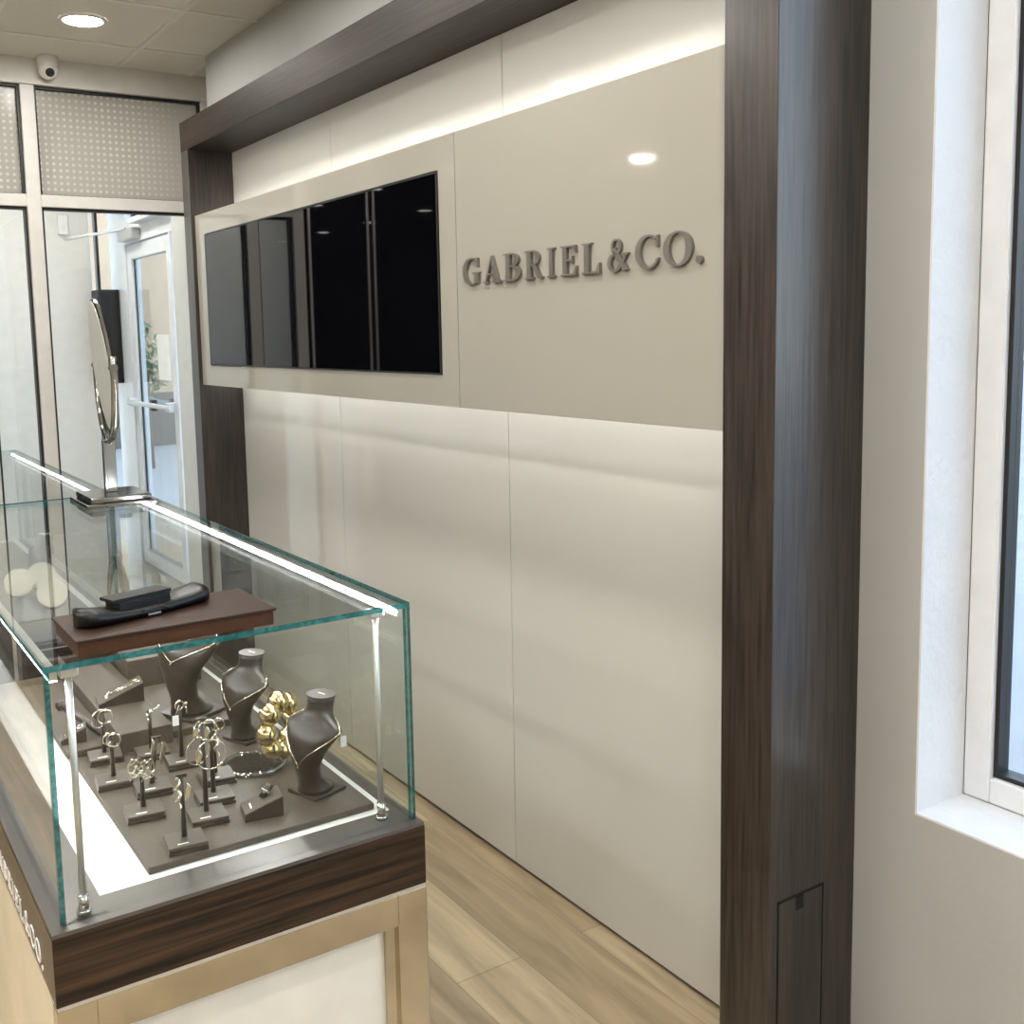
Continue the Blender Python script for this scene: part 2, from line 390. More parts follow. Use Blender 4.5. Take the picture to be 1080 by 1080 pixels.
# vestibule door wall (glass door onto the street)
d3 = struct(empty('window_4', (XD, 6.6, 0)))
bxo('corner_jamb', M['wframe'], (XD, 7.35, 0, XD+.1, YV, ZC), d3)
bxo('head_rail', M['wframe'], (XD, 5.75, 2.19, XD+.1, 7.35, 2.345), d3)
bxo('clear_pane', M['pane'], (XD+.04, 5.75, 2.345, XD+.046, 7.35, ZC), d3)
for yy in (5.9, 6.25, 6.55, 6.87, 7.2): bxo('mullion', M['black'], (XD+.02, yy-.03, 2.345, XD+.08, yy+.03, ZC), d3)
bxo('mullion', M['wframe'], (XD, 6.345, 0, XD+.1, 6.377, 2.19), d3)
bxo('clear_pane', M['pane'], (XD+.04, 5.75, .1, XD+.05, 6.345, 2.19), d3)
bxo('bottom_rail', M['wframe'], (XD, 5.75, 0, XD+.1, 6.345, .1), d3)
dr = struct(empty('door_1', (XD+.05, 6.83, 0)))
f = MB()
f.box(XD+.01, 7.25, .012, XD+.055, 7.345, 2.18, .003).box(XD+.01, 6.38, .012, XD+.055, 6.47, 2.18, .003)
f.box(XD+.01, 6.47, .012, XD+.055, 7.25, .25, .003).box(XD+.01, 6.47, 2.085, XD+.055, 7.25, 2.18, .003)
f.build('door_frame', M['wframe'], dr)
g = MB(); g.box(XD+.027, 7.240, .25, XD+.039, 7.25, 2.085).box(XD+.027, 6.47, .25, XD+.039, 6.478, 2.085)
g.build('gasket', M['black'], dr)
bxo('glass_pane', M['pane'], (XD+.03, 6.478, .25, XD+.036, 7.238, 2.085), dr)
b = MB(); b.cyl((XD-.05, 6.34, 1.13), (XD-.05, 7.30, 1.13), .016).box(XD-.05, 6.39, 1.10, XD+.01, 6.46, 1.16, .004).box(XD-.05, 7.26, 1.10, XD+.01, 7.32, 1.16, .004)
b.build('push_bar', M['wframe'], dr)
b = MB(); b.box(XD-.045, 6.74, 1.095, XD-.015, 6.80, 1.165, .004); b.build('bar_latch', M['black'], dr)
b = MB(); b.box(XD-.06, 6.95, 2.20, XD, 7.30, 2.27, .008); b.build('door_closer', M['satin'], dr)
b = MB(); b.box(XD-.075, 6.0, 2.29, XD, 6.95, 2.325, .004).cyl((XD-.03, 7.2, 2.28), (XD-.34, 7.55, 2.235), .010); b.build('closer_arm', M['wframe'], dr)
# street beyond
bl = empty('building', (2.3, 17, -.06))
bxo('stucco_wall', M['tan'], (1.2, 16, -.06, 3.35, 19, 5.4), bl); bxo('roof_edge', M['wframe'], (1.1, 15.9, 5.4, 3.45, 19.1, 5.65), bl)
bxo('dark_plinth', M['rim'], (1.19, 15.96, -.06, 3.36, 16, .75), bl)
tag(bl, 'tan stucco building seen through the far glass door', 'building')
bl = empty('building', (16, 4.5, -.06))
bxo('stucco_wall', M['tan'], (14, 1, -.06, 18, 7.6, 2.6), bl); bxo('roof_edge', M['wframe'], (13.9, .9, 2.6, 18.1, 7.7, 2.8), bl)
tag(bl, 'tan building outside the white framed window at right', 'building')
def plant(name, x, y, z0, h, r, n, label, cat, trunk=.1):
    e = empty(name, (x, y, -.06))
    MB().cyl((x, y, -.06), (x, y, z0+h*.5), .03*max(1, h/2), .015).build('stem', M['bark'], e)
    b = MB(); bm = b.bm
    for i in range(n):
        t = random.random()*2*PI; u = random.uniform(-1, 1); q = random.random()**.4
        c = Vector((x+r*q*math.cos(t)*math.sqrt(1-u*u), y+r*q*math.sin(t)*math.sqrt(1-u*u), z0+h*.55+h*.45*u*q))
        a = Vector((random.gauss(0, 1), random.gauss(0, 1), random.gauss(0, 1))).normalized(); d = a.orthogonal().normalized()
        s_ = random.uniform(.03, .07)*(1+h*.25)
        bm.faces.new([bm.verts.new(c+v) for v in (-a*s_, d*s_*.45, a*s_, -d*s_*.45)])
    b.build('foliage', M['leaf'], e)
    tag(e, label, cat)
plant('shrub', 2.05, 13.2, .55, 1.25, .22, 150, 'leafy shrub outside the far glass door, left of the paper notice', 'shrub')
plant('shrub', 2.40, 12.6, .45, 1.2, .20, 150, 'leafy shrub outside the far glass door, right of the paper notice', 'shrub')
plant('tree', 3.10, 14.0, .5, 3.2, .42, 420, 'pale green tree beyond the narrow glass beside the far door', 'tree')
nt_ = MB(); nt_.box(XD+.0285, 6.56, 1.29, XD+.0298, 6.82, 1.58)
tag(nt_.build('paper_notice', M['paper']), 'plain white paper notice taped inside the far glass door', 'notice')
bb = empty('wall_cabinet', (.2, 7.6, 1.25))
bxo('box_body', M['navy'], (.155, 7.55, 1.25, .297, YV, 1.90), bb, .006); bxo('face_panel', M['blk'], (.165, 7.546, 1.27, .287, 7.55, 1.88), bb)
tag(bb, 'tall black box mounted in the corner of the white vestibule', 'box')
se = empty('wall_sensor', (-.01, YV-.02, 2.30))
bxo('sensor_body', M['paper'], (-.045, YV-.035, 2.28, .025, YV, 2.42), se, .008); bxo('sensor_lens', M['wframe'], (-.025, YV-.038, 2.30, .005, YV-.035, 2.34), se)
tag(se, 'small white sensor box high on the vestibule wall', 'sensor')

# ------------------------------------------------------------------ glossy panelling, surround, fascia
for i, (p0, p1, lb) in enumerate(((1.41, 2.395, 'glossy cream wall panel nearest the window, under the lettering'),
                                  (2.398, 3.463, 'middle glossy cream wall panel behind the end of the glass case'),
                                  (3.466, Y2, 'glossy cream wall panel farthest away, beneath the television'))):
    tag(bxo('cladding_panel', M['gloss'], (0, p0, .012, XW-.002, p1, ZB-.0005), None, .0012), lb, 'wall panel', 'glossy cream wall panels')
struct(bxo('floor_gap_right', M['notch'], (.012, Y1B, 0, XW, Y2, .012)))  # shade of the gap under the panels put in as a near-black strip
su = empty('wooden_surround', (-.07, 2.9, 0))
MB().box(XF, Y1, 0, XW, Y1B, ZB, .0015).build('post', M['wood_v'], su)
MB().box(XF, Y2, 0, XW, Y3, ZB, .0015).build('post', M['wood_v'], su)
MB().box(XF, Y1, ZB, XW, Y3, ZT, .0015).build('beam', M['wood_y'], su)
b = MB(); t = .0035
b.box(-.170, Y1-.0012, .005, -.170+t, Y1+.0005, .462).box(-.042, Y1-.0012, .005, -.042+t, Y1+.0005, .462).box(-.170, Y1-.0012, .458, -.042+t, Y1+.0005, .462)
ad = bxo('access_door', M['wood_v'], (-.1655, Y1-.0010, .006, -.0430, Y1+.0004, .4570), su)
b.build('door_gap', M['notch'], su)
bxo('finger_notch', M['notch'], (-.118, Y1-.0018, .430, -.098, Y1-.0004, .4570), ad, origin=ORG[ad.name])
tag(su, 'dark ebony wooden portal surround framing the glossy cream wall', 'surround')
ZP0, ZP1 = 1.3517, 2.064
TV = (2.452, 4.324, 1.436, 1.978)
XB = XP+.042
fa = empty('fascia_board', (XP, 2.9, ZP0))
f = MB()
f.box(XP, 2.367, ZP0, XB, TV[0]-.002, ZP1).box(XP, TV[1]+.002, ZP0, XB, Y2, ZP1)
f.box(XP, TV[0]-.002, ZP0, XB, TV[1]+.002, TV[2]-.002).box(XP, TV[0]-.002, TV[3]+.002, XB, TV[1]+.002, ZP1)
f.build('screen_section', M['gloss_flat'], fa)
MB().box(XP, Y1B, ZP0, XB, 2.364, ZP1, .001).build('sign_section', M['gloss_flat'], fa)
for y in (1.7, 2.2, 2.40, 4.38): bxo('mounting_rail', M['satin'], (XB, y-.02, 1.45, 0, y+.02, 1.95), fa)
tag(fa, 'floating glossy beige fascia board holding the television and letters', 'fascia')
for nm, z0, z1, lb in (('led_strip', ZP1-.030, ZP1-.014, 'hidden light strip along the top of the floating fascia'),
                       ('led_strip', ZP0+.012, ZP0+.028, 'hidden light strip along the bottom of the floating fascia')):
    tag(bxo(nm, M['led'], (XB, Y1B+.03, z0, XB+.012, Y2-.03, z1)), lb, 'light strip', 'fascia light strips')
tv = empty('television', (XP, (TV[0]+TV[1])/2, TV[2]))
bxo('screen', M['tv'], (XP-.003, TV[0]+.006, TV[2]+.006, XP+.004, TV[1]-.006, TV[3]-.006), tv)
b = MB(); t = .007
b.box(XP-.0036, TV[0], TV[2], XP+.03, TV[0]+.006, TV[3]).box(XP-.0036, TV[1]-.006, TV[2], XP+.03, TV[1], TV[3])
b.box(XP-.0036, TV[0]+.006, TV[2], XP+.03, TV[1]-.006, TV[2]+.006).box(XP-.0036, TV[0]+.006, TV[3]-.006, XP+.03, TV[1]-.006, TV[3])
b.build('bezel', M['tvb'], tv); bxo('back_case', M['tvb'], (XP+.005, TV[0]+.01, TV[2]+.01, XP+.03, TV[1]-.01, TV[3]-.01), tv)
tag(tv, 'wide black television, switched off, set flush in the beige fascia', 'television')

# ------------------------------------------------------------------ serif lettering, cap height 1, width 1
def ring(cx, cy, ro, so, ri, si, a0, a1, dx=0., n=26):
    out = []
    for k in range(n):
        t0, t1 = math.radians(a0+(a1-a0)*k/n), math.radians(a0+(a1-a0)*(k+1)/n)
        P = lambda r, s_, t, d: (cx+d+r*math.cos(t), cy+s_*math.sin(t))
        out.append([P(ro, so, t0, 0), P(ro, so, t1, 0), P(ri, si, t1, dx), P(ri, si, t0, dx)])
    return out
def rect(x0, y0, x1, y1): return [[(x0, y0), (x1, y0), (x1, y1), (x0, y1)]]
def glyph(c):
    S = .065
    if c == 'I': return rect(.28, 0, .72, 1)+rect(0, 0, 1, S)+rect(0, 1-S, 1, 1)
    if c == 'L': return rect(.14, 0, .40, 1)+rect(0, 1-S, .54, 1)+rect(0, 0, 1, S)+[[(.78, S), (1, S), (1, .33), (.95, .33)]]
    if c == 'E': return rect(.14, 0, .38, 1)+rect(0, 1-S, .93, 1)+rect(0, 0, .97, S)+rect(.38, .48, .74, .48+S)+[[(.76, S), (.97, S), (1, .30), (.95, .30)], [(.75, 1-S), (.90, .74), (.95, .74), (.95, 1-S)]]+rect(.70, .38, .75, .65)
    if c == 'B': return rect(.14, 0, .38, 1)+rect(0, 1-S, .5, 1)+rect(0, 0, .5, S)+rect(.38, .5, .5, .5+S)+ring(.5, .757, .38, .243, .14, .18, -90, 90)+ring(.5, .28, .48, .283, .20, .215, -90, 90)
    if c == 'R': return rect(.14, 0, .36, 1)+rect(0, 1-S, .45, 1)+rect(0, 0, .5, S)+rect(.36, .45, .46, .45+S)+ring(.44, .73, .40, .27, .17, .205, -90, 90)+[[(.42, .48), (.64, .48), (.92, S), (1, S), (1, 0), (.74, 0)]]
    if c == 'A': return [[(.10, 0), (.19, 0), (.50, .86), (.46, 1)], [(.64, 0), (.90, 0), (.55, 1), (.44, 1)]]+rect(0, 0, .30, S)+rect(.54, 0, 1, S)+rect(.26, .30, .70, .30+S)
    if c == 'C': return ring(.53, .5, .53, .52, .36, .45, 48, 312, .05)+[[(.86, .62), (.93, .62), (.93, .98), (.88, .98)], [(.86, .28), (.96, .30), (.93, .18), (.84, .12)]]
    if c == 'G': return ring(.53, .5, .53, .52, .36, .45, 50, 318, .05)+[[(.84, .64), (.91, .64), (.91, .99), (.86, .99)]]+rect(.72, .04, .93, .46)+rect(.58, .46-S, 1, .46)
    if c == 'O': return ring(.5, .5, .5, .52, .29, .455, 0, 360)
    if c == '.': return ring(.5, .5, .5, .5, .01, .01, 0, 360)
    if c == '&':
        return (ring(.42, .77, .245, .25, .13, .19, 0, 360) + ring(.35, .27, .35, .29, .17, .215, 60, 345)
                + [[(.20, .68), (.38, .74), (1, .03), (.76, 0)]] + [[(.22, .52), (.33, .50), (.56, .60), (.52, .66)]]
                + [[(.66, .22), (.72, .16), (.93, .50), (.86, .52)]] + rect(.70, .50, 1, .56))
def letters(parent, name, mat, xf, spans, z0, h, depth):
    """spans: (char, y_start, y_end); text runs towards -y on a face looking to -x"""
    for c, ys, ye in spans:
        b = MB(); hh, zz = (h, z0) if c != '.' else (abs(ys-ye), z0)
        for i, poly in enumerate(glyph(c)):
            d = depth-(i % 5)*depth*.004
            b.prism(poly, lambda u, v: (xf-d, ys+(ye-ys)*u, zz+hh*v), lambda u, v: (xf, ys+(ye-ys)*u, zz+hh*v))
        b.build(name, mat, parent)
sg = empty('wall_sign', (XP, 1.9, 1.67))
SP = [('G', 2.327, 2.249), ('A', 2.232, 2.153), ('B', 2.141, 2.069), ('R', 2.053, 1.983), ('I', 1.963, 1.937), ('E', 1.914, 1.856), ('L', 1.838, 1.777), ('&', 1.752, 1.685), ('C', 1.664, 1.591), ('O', 1.581, 1.5), ('.', 1.49, 1.474)]
letters(sg, 'letter', M['pewter'], XP, SP, 1.6705, .0665, .008)
tag(sg, 'raised pewter serif letters GABRIEL&CO. on the beige fascia', 'sign')

# ------------------------------------------------------------------ display cases
T = .009
def glass_plate(name, parent, d, thin):
    """thin = axis of the sheet thickness: its big faces are clear, its edges green"""
    b = MB(); b.box(*d); b.bm.faces.ensure_lookup_table()
    b.bm.normal_update()
    for f in b.bm.faces: f.material_index = 0 if abs(f.normal[thin]) > .5 or (thin != 2 and abs(f.normal.z) > .5) else 1
    return b.build(name, [M['case_pane'], M['edge']], parent)
def make_case(x0, x1, y0, y1, gx0, gx1, gy0, label, near):
    zw2, zw, zg = .5995, .7105, 1.0966
    e = empty('display_case', ((x0+x1)/2, (y0+y1)/2, 0))
    # base: metal clad carcass with a cream inset on the short end
    MB().box(x0+.004, y0+.03, .08, x1-.004, y1, zw2-.006).build('base_cabinet', M['cream_lam'], e)
    MB().box(x0+.03, y0+.06, 0, x1-.03, y1, .08).build('plinth', M['notch'], e)
    b = MB(); s = .056
    b.box(x0, y0, .05, x0+s, y0+.03, zw2-.006, .001).box(x1-s, y0, .05, x1, y0+.03, zw2-.006, .001)
    b.box(x0+s, y0, zw2-.062, x1-s, y0+.03, zw2-.006, .001).box(x0+s, y0, .05, x1-s, y0+.03, .11, .001)
    b.box(x1-.004, y0+.03, .05, x1, y1, zw2-.006)
    b.build('metal_frame', M['brass'], e)
    b = MB(); q = .022     # bevelled inner lip
    for (u0, u1, v0, v1) in ((x0+s, x0+s+q, .11, zw2-.062), (x1-s-q, x1-s, .11, zw2-.062), (x0+s+q, x1-s-q, zw2-.062-.006, zw2-.062), (x0+s+q, x1-s-q, .11, .116)):
        b.box(u0, y0+.010, v0, u1, y0+.028, v1)
    b.build('inner_lip', M['brass'], e)
    bxo('inset_panel', M['inset'], (x0+s+q, y0+.018, .116, x1-s-q, y0+.0295, zw2-.068), e)
    bxo('trim_line', M['satin'], (x0+.001, y0+.001, zw2-.006, x1-.001, y1, zw2), e)
    b = MB(); b.box(x0, y0, zw2, x1, y1, zw-.006, .001, mi=0)
    wb = b.build('wood_band', M['wood_x'], e)
    if near:
        sp = []; cs = 'GABRIEL&CO.'; ya, yb_ = 2.045, 1.600
        tot = SP[0][1]-SP[-1][2]
        for c, s0, s1 in SP: sp.append((c, ya+(yb_-ya)*(SP[0][1]-s0)/tot, ya+(yb_-ya)*(SP[0][1]-s1)/tot))
        letters(wb, 'letter', M['letterw'], x0, sp, .612, .034, .0016)
    # deck: metal rim with a white lit floor
    b = MB(); rx0, rx1, ry0 = gx0+.068, gx1-.020, gy0+.058
    b.box(x0+.001, y0+.001, zw-.006, rx0, y1, zw).box(rx1, y0+.001, zw-.006, x1-.001, y1, zw).box(rx0, y0+.001, zw-.006, rx1, ry0, zw)
    b.build('deck_rim', M['rim'], e)
    bxo('deck', M['deck'], (rx0, ry0, zw-.006, rx1, y1, zw-.0005), e)
    # glass
    glass_plate('front_glass', e, (gx0, gy0, zw, gx1, gy0+T, zg-T), 1)
    glass_plate('side_glass', e, (gx0, gy0+T, zw, gx0+T, y1-.003, zg-T), 0)
    glass_plate('side_glass', e, (gx1-T, gy0+T, zw, gx1, y1-.003, zg-T), 0)
    glass_plate('top_glass', e, (gx0, gy0, zg-T, gx1, y1-.003, zg), 2)
    if not near: glass_plate('back_glass', e, (gx0+T, y1-.003-T, zw, gx1-T, y1-.003, zg-T), 1)
    # light channels under the top glass, glowing inward
    for sx, xa in ((1, gx0+T), (-1, gx1-T)):
        xb_ = xa+sx*.010
        ch = MB().box(min(xa, xb_), gy0+T+.002, zg-T-.016, max(xa, xb_), y1-.02, zg-T-.001).box(min(xb_, xb_+sx*.001), gy0+T+.002, zg-T-(.0195 if sx > 0 else .0155), max(xb_, xb_+sx*.001), y1-.02, zg-T-(.001 if sx > 0 else .0135)).build('light_channel', M['satin'], e)
        xc_ = xb_+sx*.004
        if sx < 0: sb = (xc_+.001, gy0+T+.008, zg-T-(.012 if near else .009), xb_, y1-.03, zg-T-.005)
        else: sb = (xa+.001, gy0+T+.008, zg-T-.019, xb_-.001, y1-.03, zg-T-.016)
        MB().box(*sb).build('light_strip', M['ledc'], ch)
    if near:
        for px, py in ((gx0+.037, gy0+.022), (gx1-.048, gy0+.036)):
            rd = MB().cyl((px, py, zw), (px, py, zg-T-.001), .0052, n=14).build('support_rod', M['satin'], e)
            MB().cyl((px, py, zw), (px, py, zw+.007), .0105, n=20).cyl((px, py, zw+.007), (px, py, zw+.030), .0075, n=20).build('collar', M['silver'], rd)
            MB().box(px-.013, py-.012, zg-T-.016, px+.013, py+.010, zg-T-.001, .003).build('clip', M['satin'], rd)
    tag(e, label, 'display case'); return e
XC0, XC1, GX0, GX1, GY0, YC1 = -1.4165, -.8031, -1.3996, -.8105, 1.5311, 3.170
case1 = make_case(XC0, XC1, 1.5132, YC1, GX0, GX1, GY0, 'glass jewellery display case in front, GABRIEL&CO. on its dark wood band', True)
case2 = make_case(XC0-.078, XC1-.078, 3.175, 4.80, GX0-.078, GX1-.078, 3.19, 'second glass display case behind the front one, beyond the chrome mirror', False)

# ------------------------------------------------------------------ things inside the front case
ZD = .7105; ZPF = .7225
b = MB(); b.box(-1.252, 1.607, .710, -.852, 3.10, ZPF, .002)
tag(b.build('display_board', M['taupe']), 'flat taupe display board covering the lit white case floor', 'display board')
def block(d, lb, m='taupe'):
    return tag(MB().box(*d, bev=.002).build('display_riser', M[m]), lb, 'riser', 'taupe display risers')
block((-1.262, 2.135, ZPF, -1.170, 2.62, ZPF+.014), 'low thin taupe riser at the left edge of the display board')
block((-1.168, 2.10, ZPF, -1.060, 2.62, ZPF+.040), 'square taupe riser with the slanted pendant ramp on top')
block((-1.055, 2.12, ZPF, -.925, 2.44, ZPF+.016), 'low taupe plate under the tall bust at the back')
block((-1.055, 2.46, ZPF, -.880, 2.90, ZPF+.078), 'tall taupe riser at the back behind the tall bust')
block((-1.262, 2.64, ZPF, -1.060, 3.05, ZPF+.060), 'broad taupe riser at the back left under the black trays', 'taupe')

# earring stands
def make_stand(h, bar, lean=0.):
    e = empty('earring_stand', (0, 0, 0))
    b = MB(); b.box(-.032, -.036, 0, .032, .024, .0055, .001).box(-.028, -.031, .0055, .028, .021, .0075); b.build('base_plate', M['taupe2'], e)
    b = MB(); b.box(-.031, -.035, .0075, .031, .023, .0130, .001); b.build('top_plate', M['taupe_top'], e)
    b = MB(); b.tube([(0, .002, .013), (lean*.5, .002, .013+(h-.013)*.5), (lean, .002, h)], [.0048, .0040, .0034], 10); b.build('post', M['taupe2'], e)
    b = MB(); b.box(lean-bar, -.001, h-.004, lean+bar, .005, h+.002, .0008); b.build('crossbar', M['taupe2'], e)
    b = MB(); b.box(-.016, -.026, .013, .002, -.0225, .01325); b.build('name_plate', M['letterw'], e)
    return e
stands = {}
SD = [  # key, x, y, height, bar, lean, label
 ('s1', -1.199, 2.097, .098, .007, 0, 'earring stand at back left carrying paired pale hoops, beside the low riser'),
 ('s2', -1.214, 1.969, .094, .007, 0, 'earring stand in the left file with small round hoops, second from the back'),
 ('s3', -1.204, 1.804, .090, .011, 0, 'earring stand at left carrying the loose bow-shaped wire earrings'),
 ('s4', -1.163, 1.894, .098, .009, .012, 'leaning earring stand with leaf-shaped drops, behind the wire bow earrings'),
 ('s5', -1.116, 2.062, .090, .006, 0, 'thin earring stand with a slim angled bar, against the square riser'),
 ('s6', -1.078, 1.985, .122, .008, 0, 'earring stand with a hanging white price tag'),
 ('s7', -1.118, 1.722, .178, .010, 0, 'tallest earring stand carrying the largest gold hoops, in the centre'),
 ('s8', -1.082, 1.790, .140, .010, 0, 'earring stand just behind the largest gold hoops'),
 ('s9', -1.050, 1.872, .118, .009, 0, 'earring stand at the centre rear, in front of the second bust'),
 ('s10', -1.179, 1.652, .118, .009, 0, 'earring stand nearest the front glass, with twisted long drops')]
RZ = -.12
for key, x, y, h, bar, lean, lb in SD:
    s = make_stand(h, bar, lean); s.location = (x, y, ZPF); s.rotation_euler = (0, 0, RZ)
    tag(s, lb, 'earring stand', 'earring stands on the display board'); stands[key] = (x, y, h, bar, lean)
def wp(key, u, v, w):     # local stand point -> world
    x, y, h, bar, lean = stands[key]; c, s_ = math.cos(RZ), math.sin(RZ)
    u += lean
    return Vector((x+c*u-s_*v, y+s_*u+c*v, ZPF+w))
def hoop(key, u, w, r, th, yaw, lb, m='chain', v=-.004, tilt=0.):
    c = wp(key, u, v, w)
    d = Vector((math.cos(yaw), math.sin(yaw), 0)); up = Vector((0, math.sin(tilt), math.cos(tilt)))
    pts = [c+d*r*math.cos(a)+up*(r*math.sin(a)-r) for a in [2*PI*k/28 for k in range(28)]]
    b = MB(); b.tube(pts, th, 8, closed=True)
    b.sphere(c+Vector((0, -.001, 0)), th*2.2, seg=10, ring=6)
    tag(b.build('hoop_earring', M[m]), lb, 'earring', 'earrings on the stands')
def drop(key, u, w, L, lb, m='chain', kind='leaf'):
    c = wp(key, u, -.004, w); b = MB()
    if kind == 'leaf':
        rings = []
        for k in range(9):
            t = k/8; wd = .0004+.0052*math.sin(PI*t)**.8
            o = c+Vector((.002*math.sin(t*5), -.001, -L*t))
            rings.append([o+Vector((wd*math.cos(a), .35*wd*math.sin(a), .0)) for a in [2*PI*q/8 for q in range(8)]])
        b.loft(rings)
    elif kind == 'twist':
        pts = [c+Vector((.004*math.sin(t*2.6), .003*math.cos(t*2.6)-.003, -L*t/6)) for t in [k*.4 for k in range(16)]]
        b.tube(pts, [.0012+.0018*math.sin(PI*k/15) for k in range(16)], 8)
        b.sphere(pts[0], .003, seg=10, ring=6)
    elif kind == 'bow':
        for sgn in (1, -1):
            pts = [c+Vector((sgn*.012*math.sin(a)*1.1, -.004*math.cos(2*a), -.010+.014*math.cos(a)+.004*math.sin(3*a))) for a in [2*PI*k/24 for k in range(24)]]
            b.tube(pts, .0010, 7, closed=True)
        b.tube([c+Vector((0, 0, -.010)), c+Vector((-.009, -.003, -.024)), c+Vector((-.012, -.003, -.031))], .0010, 7)
        b.tube([c+Vector((0, 0, -.010)), c+Vector((.009, -.003, -.022)), c+Vector((.014, -.003, -.032))], .0010, 7)
        b.sphere(c+Vector((0, -.001, -.009)), .0032, seg=10, ring=6)
    elif kind == 'bar':
        b.tube([c, c+Vector((.020, -.004, .012))], [.0012, .0018], 8); b.sphere(c, .004, seg=10, ring=6)
    elif kind == 'stud':
        b.sphere(c, .0045, seg=12, ring=8); b.tube([c+Vector((0, -.003, -.004)), c+Vector((.001, -.003, -.018))], [.001, .002], 8)
    tag(b.build('drop_earring', M[m]), lb, 'earring', 'earrings on the stands')
# left file, hoops
hoop('s1', -.006, .102, .0175, .0011, .35, 'left pale hoop on the back left earring stand')
hoop('s1', .005, .100, .0140, .0014, -.15, 'right pale hoop on the back left earring stand')
hoop('s2', -.007, .098, .0100, .0013, .45, 'left small round hoop on the second stand of the left file')
hoop('s2', .004, .096, .0125, .0015, -.1, 'right small round hoop on the second stand of the left file')
drop('s3', -.009, .098, .03, 'left wire bow earring on the stand at left', kind='bow')
drop('s3', .010, .092, .03, 'right wire bow earring on the stand at left', kind='bow')
drop('s4', -.008, .098, .034, 'left leaf drop on the leaning earring stand')
drop('s4', .008, .092, .044, 'right leaf drop on the leaning earring stand')
drop('s5', .002, .090, .02, 'slim angled bar earring on the thin stand', 'chain', 'bar')
drop('s5', -.004, .084, .02, 'small stud earring on the thin stand by the riser', 'chain', 'stud')
hoop('s6', -.001, .126, .0085, .0016, .2, 'small thick hoop on the stand with the price tag')
drop('s6', .011, .119, .02, 'bead stud beside the small thick hoop on the price tag stand', 'chain', 'stud')
hoop('s7', -.010, .148, .0235, .0012, .30, 'largest left gold hoop on the tallest stand')
hoop('s7', .012, .140, .0260, .0012, -.05, 'largest right gold hoop on the tallest stand')
hoop('s7', -.006, .176, .0150, .0012, .6, 'upper left hoop at the top of the tallest stand')
hoop('s7', .008, .176, .0175, .0012, .0, 'upper right hoop at the top of the tallest stand')
drop('s7', -.011, .166, .016, 'gold leaf cluster at the top left of the tallest stand')
drop('s7', -.009, .128, .03, 'long leaf drop low on the tallest stand')
drop('s8', -.008, .140, .030, 'left leaf drop on the stand just behind the largest hoops')
drop('s8', .008, .140, .062, 'right long drop on the stand just behind the largest hoops', kind='twist')
hoop('s9', -.007, .118, .012, .0012, .2, 'left thin hoop on the stand in front of the second bust')
hoop('s9', .008, .118, .012, .0012, -.2, 'right thin hoop on the stand in front of the second bust')
drop('s10', -.008, .116, .052, 'left twisted drop on the stand nearest the front glass', kind='twist')
drop('s10', .008, .106, .034, 'right leaf drop on the stand nearest the front glass')
def price_tag(p, lb, top):
    e = empty('price_tag', p); p = Vector(p)
    MB().box(p.x-.006, p.y-.0005, p.z, p.x+.006, p.y+.0005, p.z+.020).build('card', M['paper'], e)
    MB().tube([p+Vector((0, 0, .019)), Vector(top)], .0004, 6).build('thread', M['paper'], e)
    tag(e, lb, 'tag', 'white price tags')
q = wp('s6', -.010, -.008, .080); price_tag(q, 'white price tag hanging on the rear earring stand', wp('s6', -.002, -.005, .118))

# necklace busts
BR = [(.006, .000, .036, .034), (.018, .007, .027, .029), (.035, .015, .020, .026), (.060, .020, .020, .032), (.088, .019, .022, .046), (.112, .008, .025, .062),
      (.130, -.004, .025, .071), (.141, -.010, .023, .057), (.150, -.013, .022, .038), (.158, -.018, .022, .031), (.168, -.021, .023, .029), (.184, -.024, .0245, .030)]
def bust_pt(th, z, off=0.):
    for A, B in zip(BR, BR[1:]):
        if A[0] <= z <= B[0]:
            t = (z-A[0])/(B[0]-A[0]); f_, d, w_ = [A[i]+(B[i]-A[i])*t for i in (1, 2, 3)]; break
    return Vector((f_+(d+off)*math.cos(th), (w_+off)*math.sin(th), z))
def make_bust(ramp):
    e = empty('necklace_bust', (0, 0, 0)); n = 36
    MB().box(-.044, -.040, 0, .036, .040, .006, .0015).build('base_plate', M['taupe2'], e)
    zs = [.006, .012, .018, .026, .035, .047, .06, .074, .088, .10, .112, .121, .130, .136, .141, .146, .150, .154, .158, .163, .168, .176, .184]
    MB().loft([[bust_pt(2*PI*k/n, z) for k in range(n)] for z in zs]).build('body', M['taupe2'], e)
    td = MB().loft([[Vector((-.024+.0255*math.cos(a), .031*math.sin(a), z)) for a in [2*PI*k/32 for k in range(32)]] for z in (.184, .1865)], smooth=False).build('top_disc', M['taupe_top'], e)
    MB().box(-.026, -.010, .1865, -.0235, .010, .1868).build('name_plate', M['letterw'], td)
    return e
def necklace(loc, rz, sc_, zt, lb, spread=1.9):
    pts = []
    for k in range(61):
        th = spread*(k/30-1); z = zt+(.150-zt)*(abs(th)/spread)**.95
        pts.append(bust_pt(th, z, .0013))
    mt = Matrix.Translation(loc) @ Matrix.Rotation(rz, 4, 'Z') @ Matrix.Scale(sc_, 4)
    b = MB(); b.tube([mt @ p for p in pts], .0011*sc_, 8)
    b.sphere(mt @ bust_pt(0, zt-.002, .002), .0022*sc_, seg=10, ring=6)
    tag(b.build('necklace', M['chain']), lb, 'necklace', 'fine gold necklaces')
proto = make_bust(0)
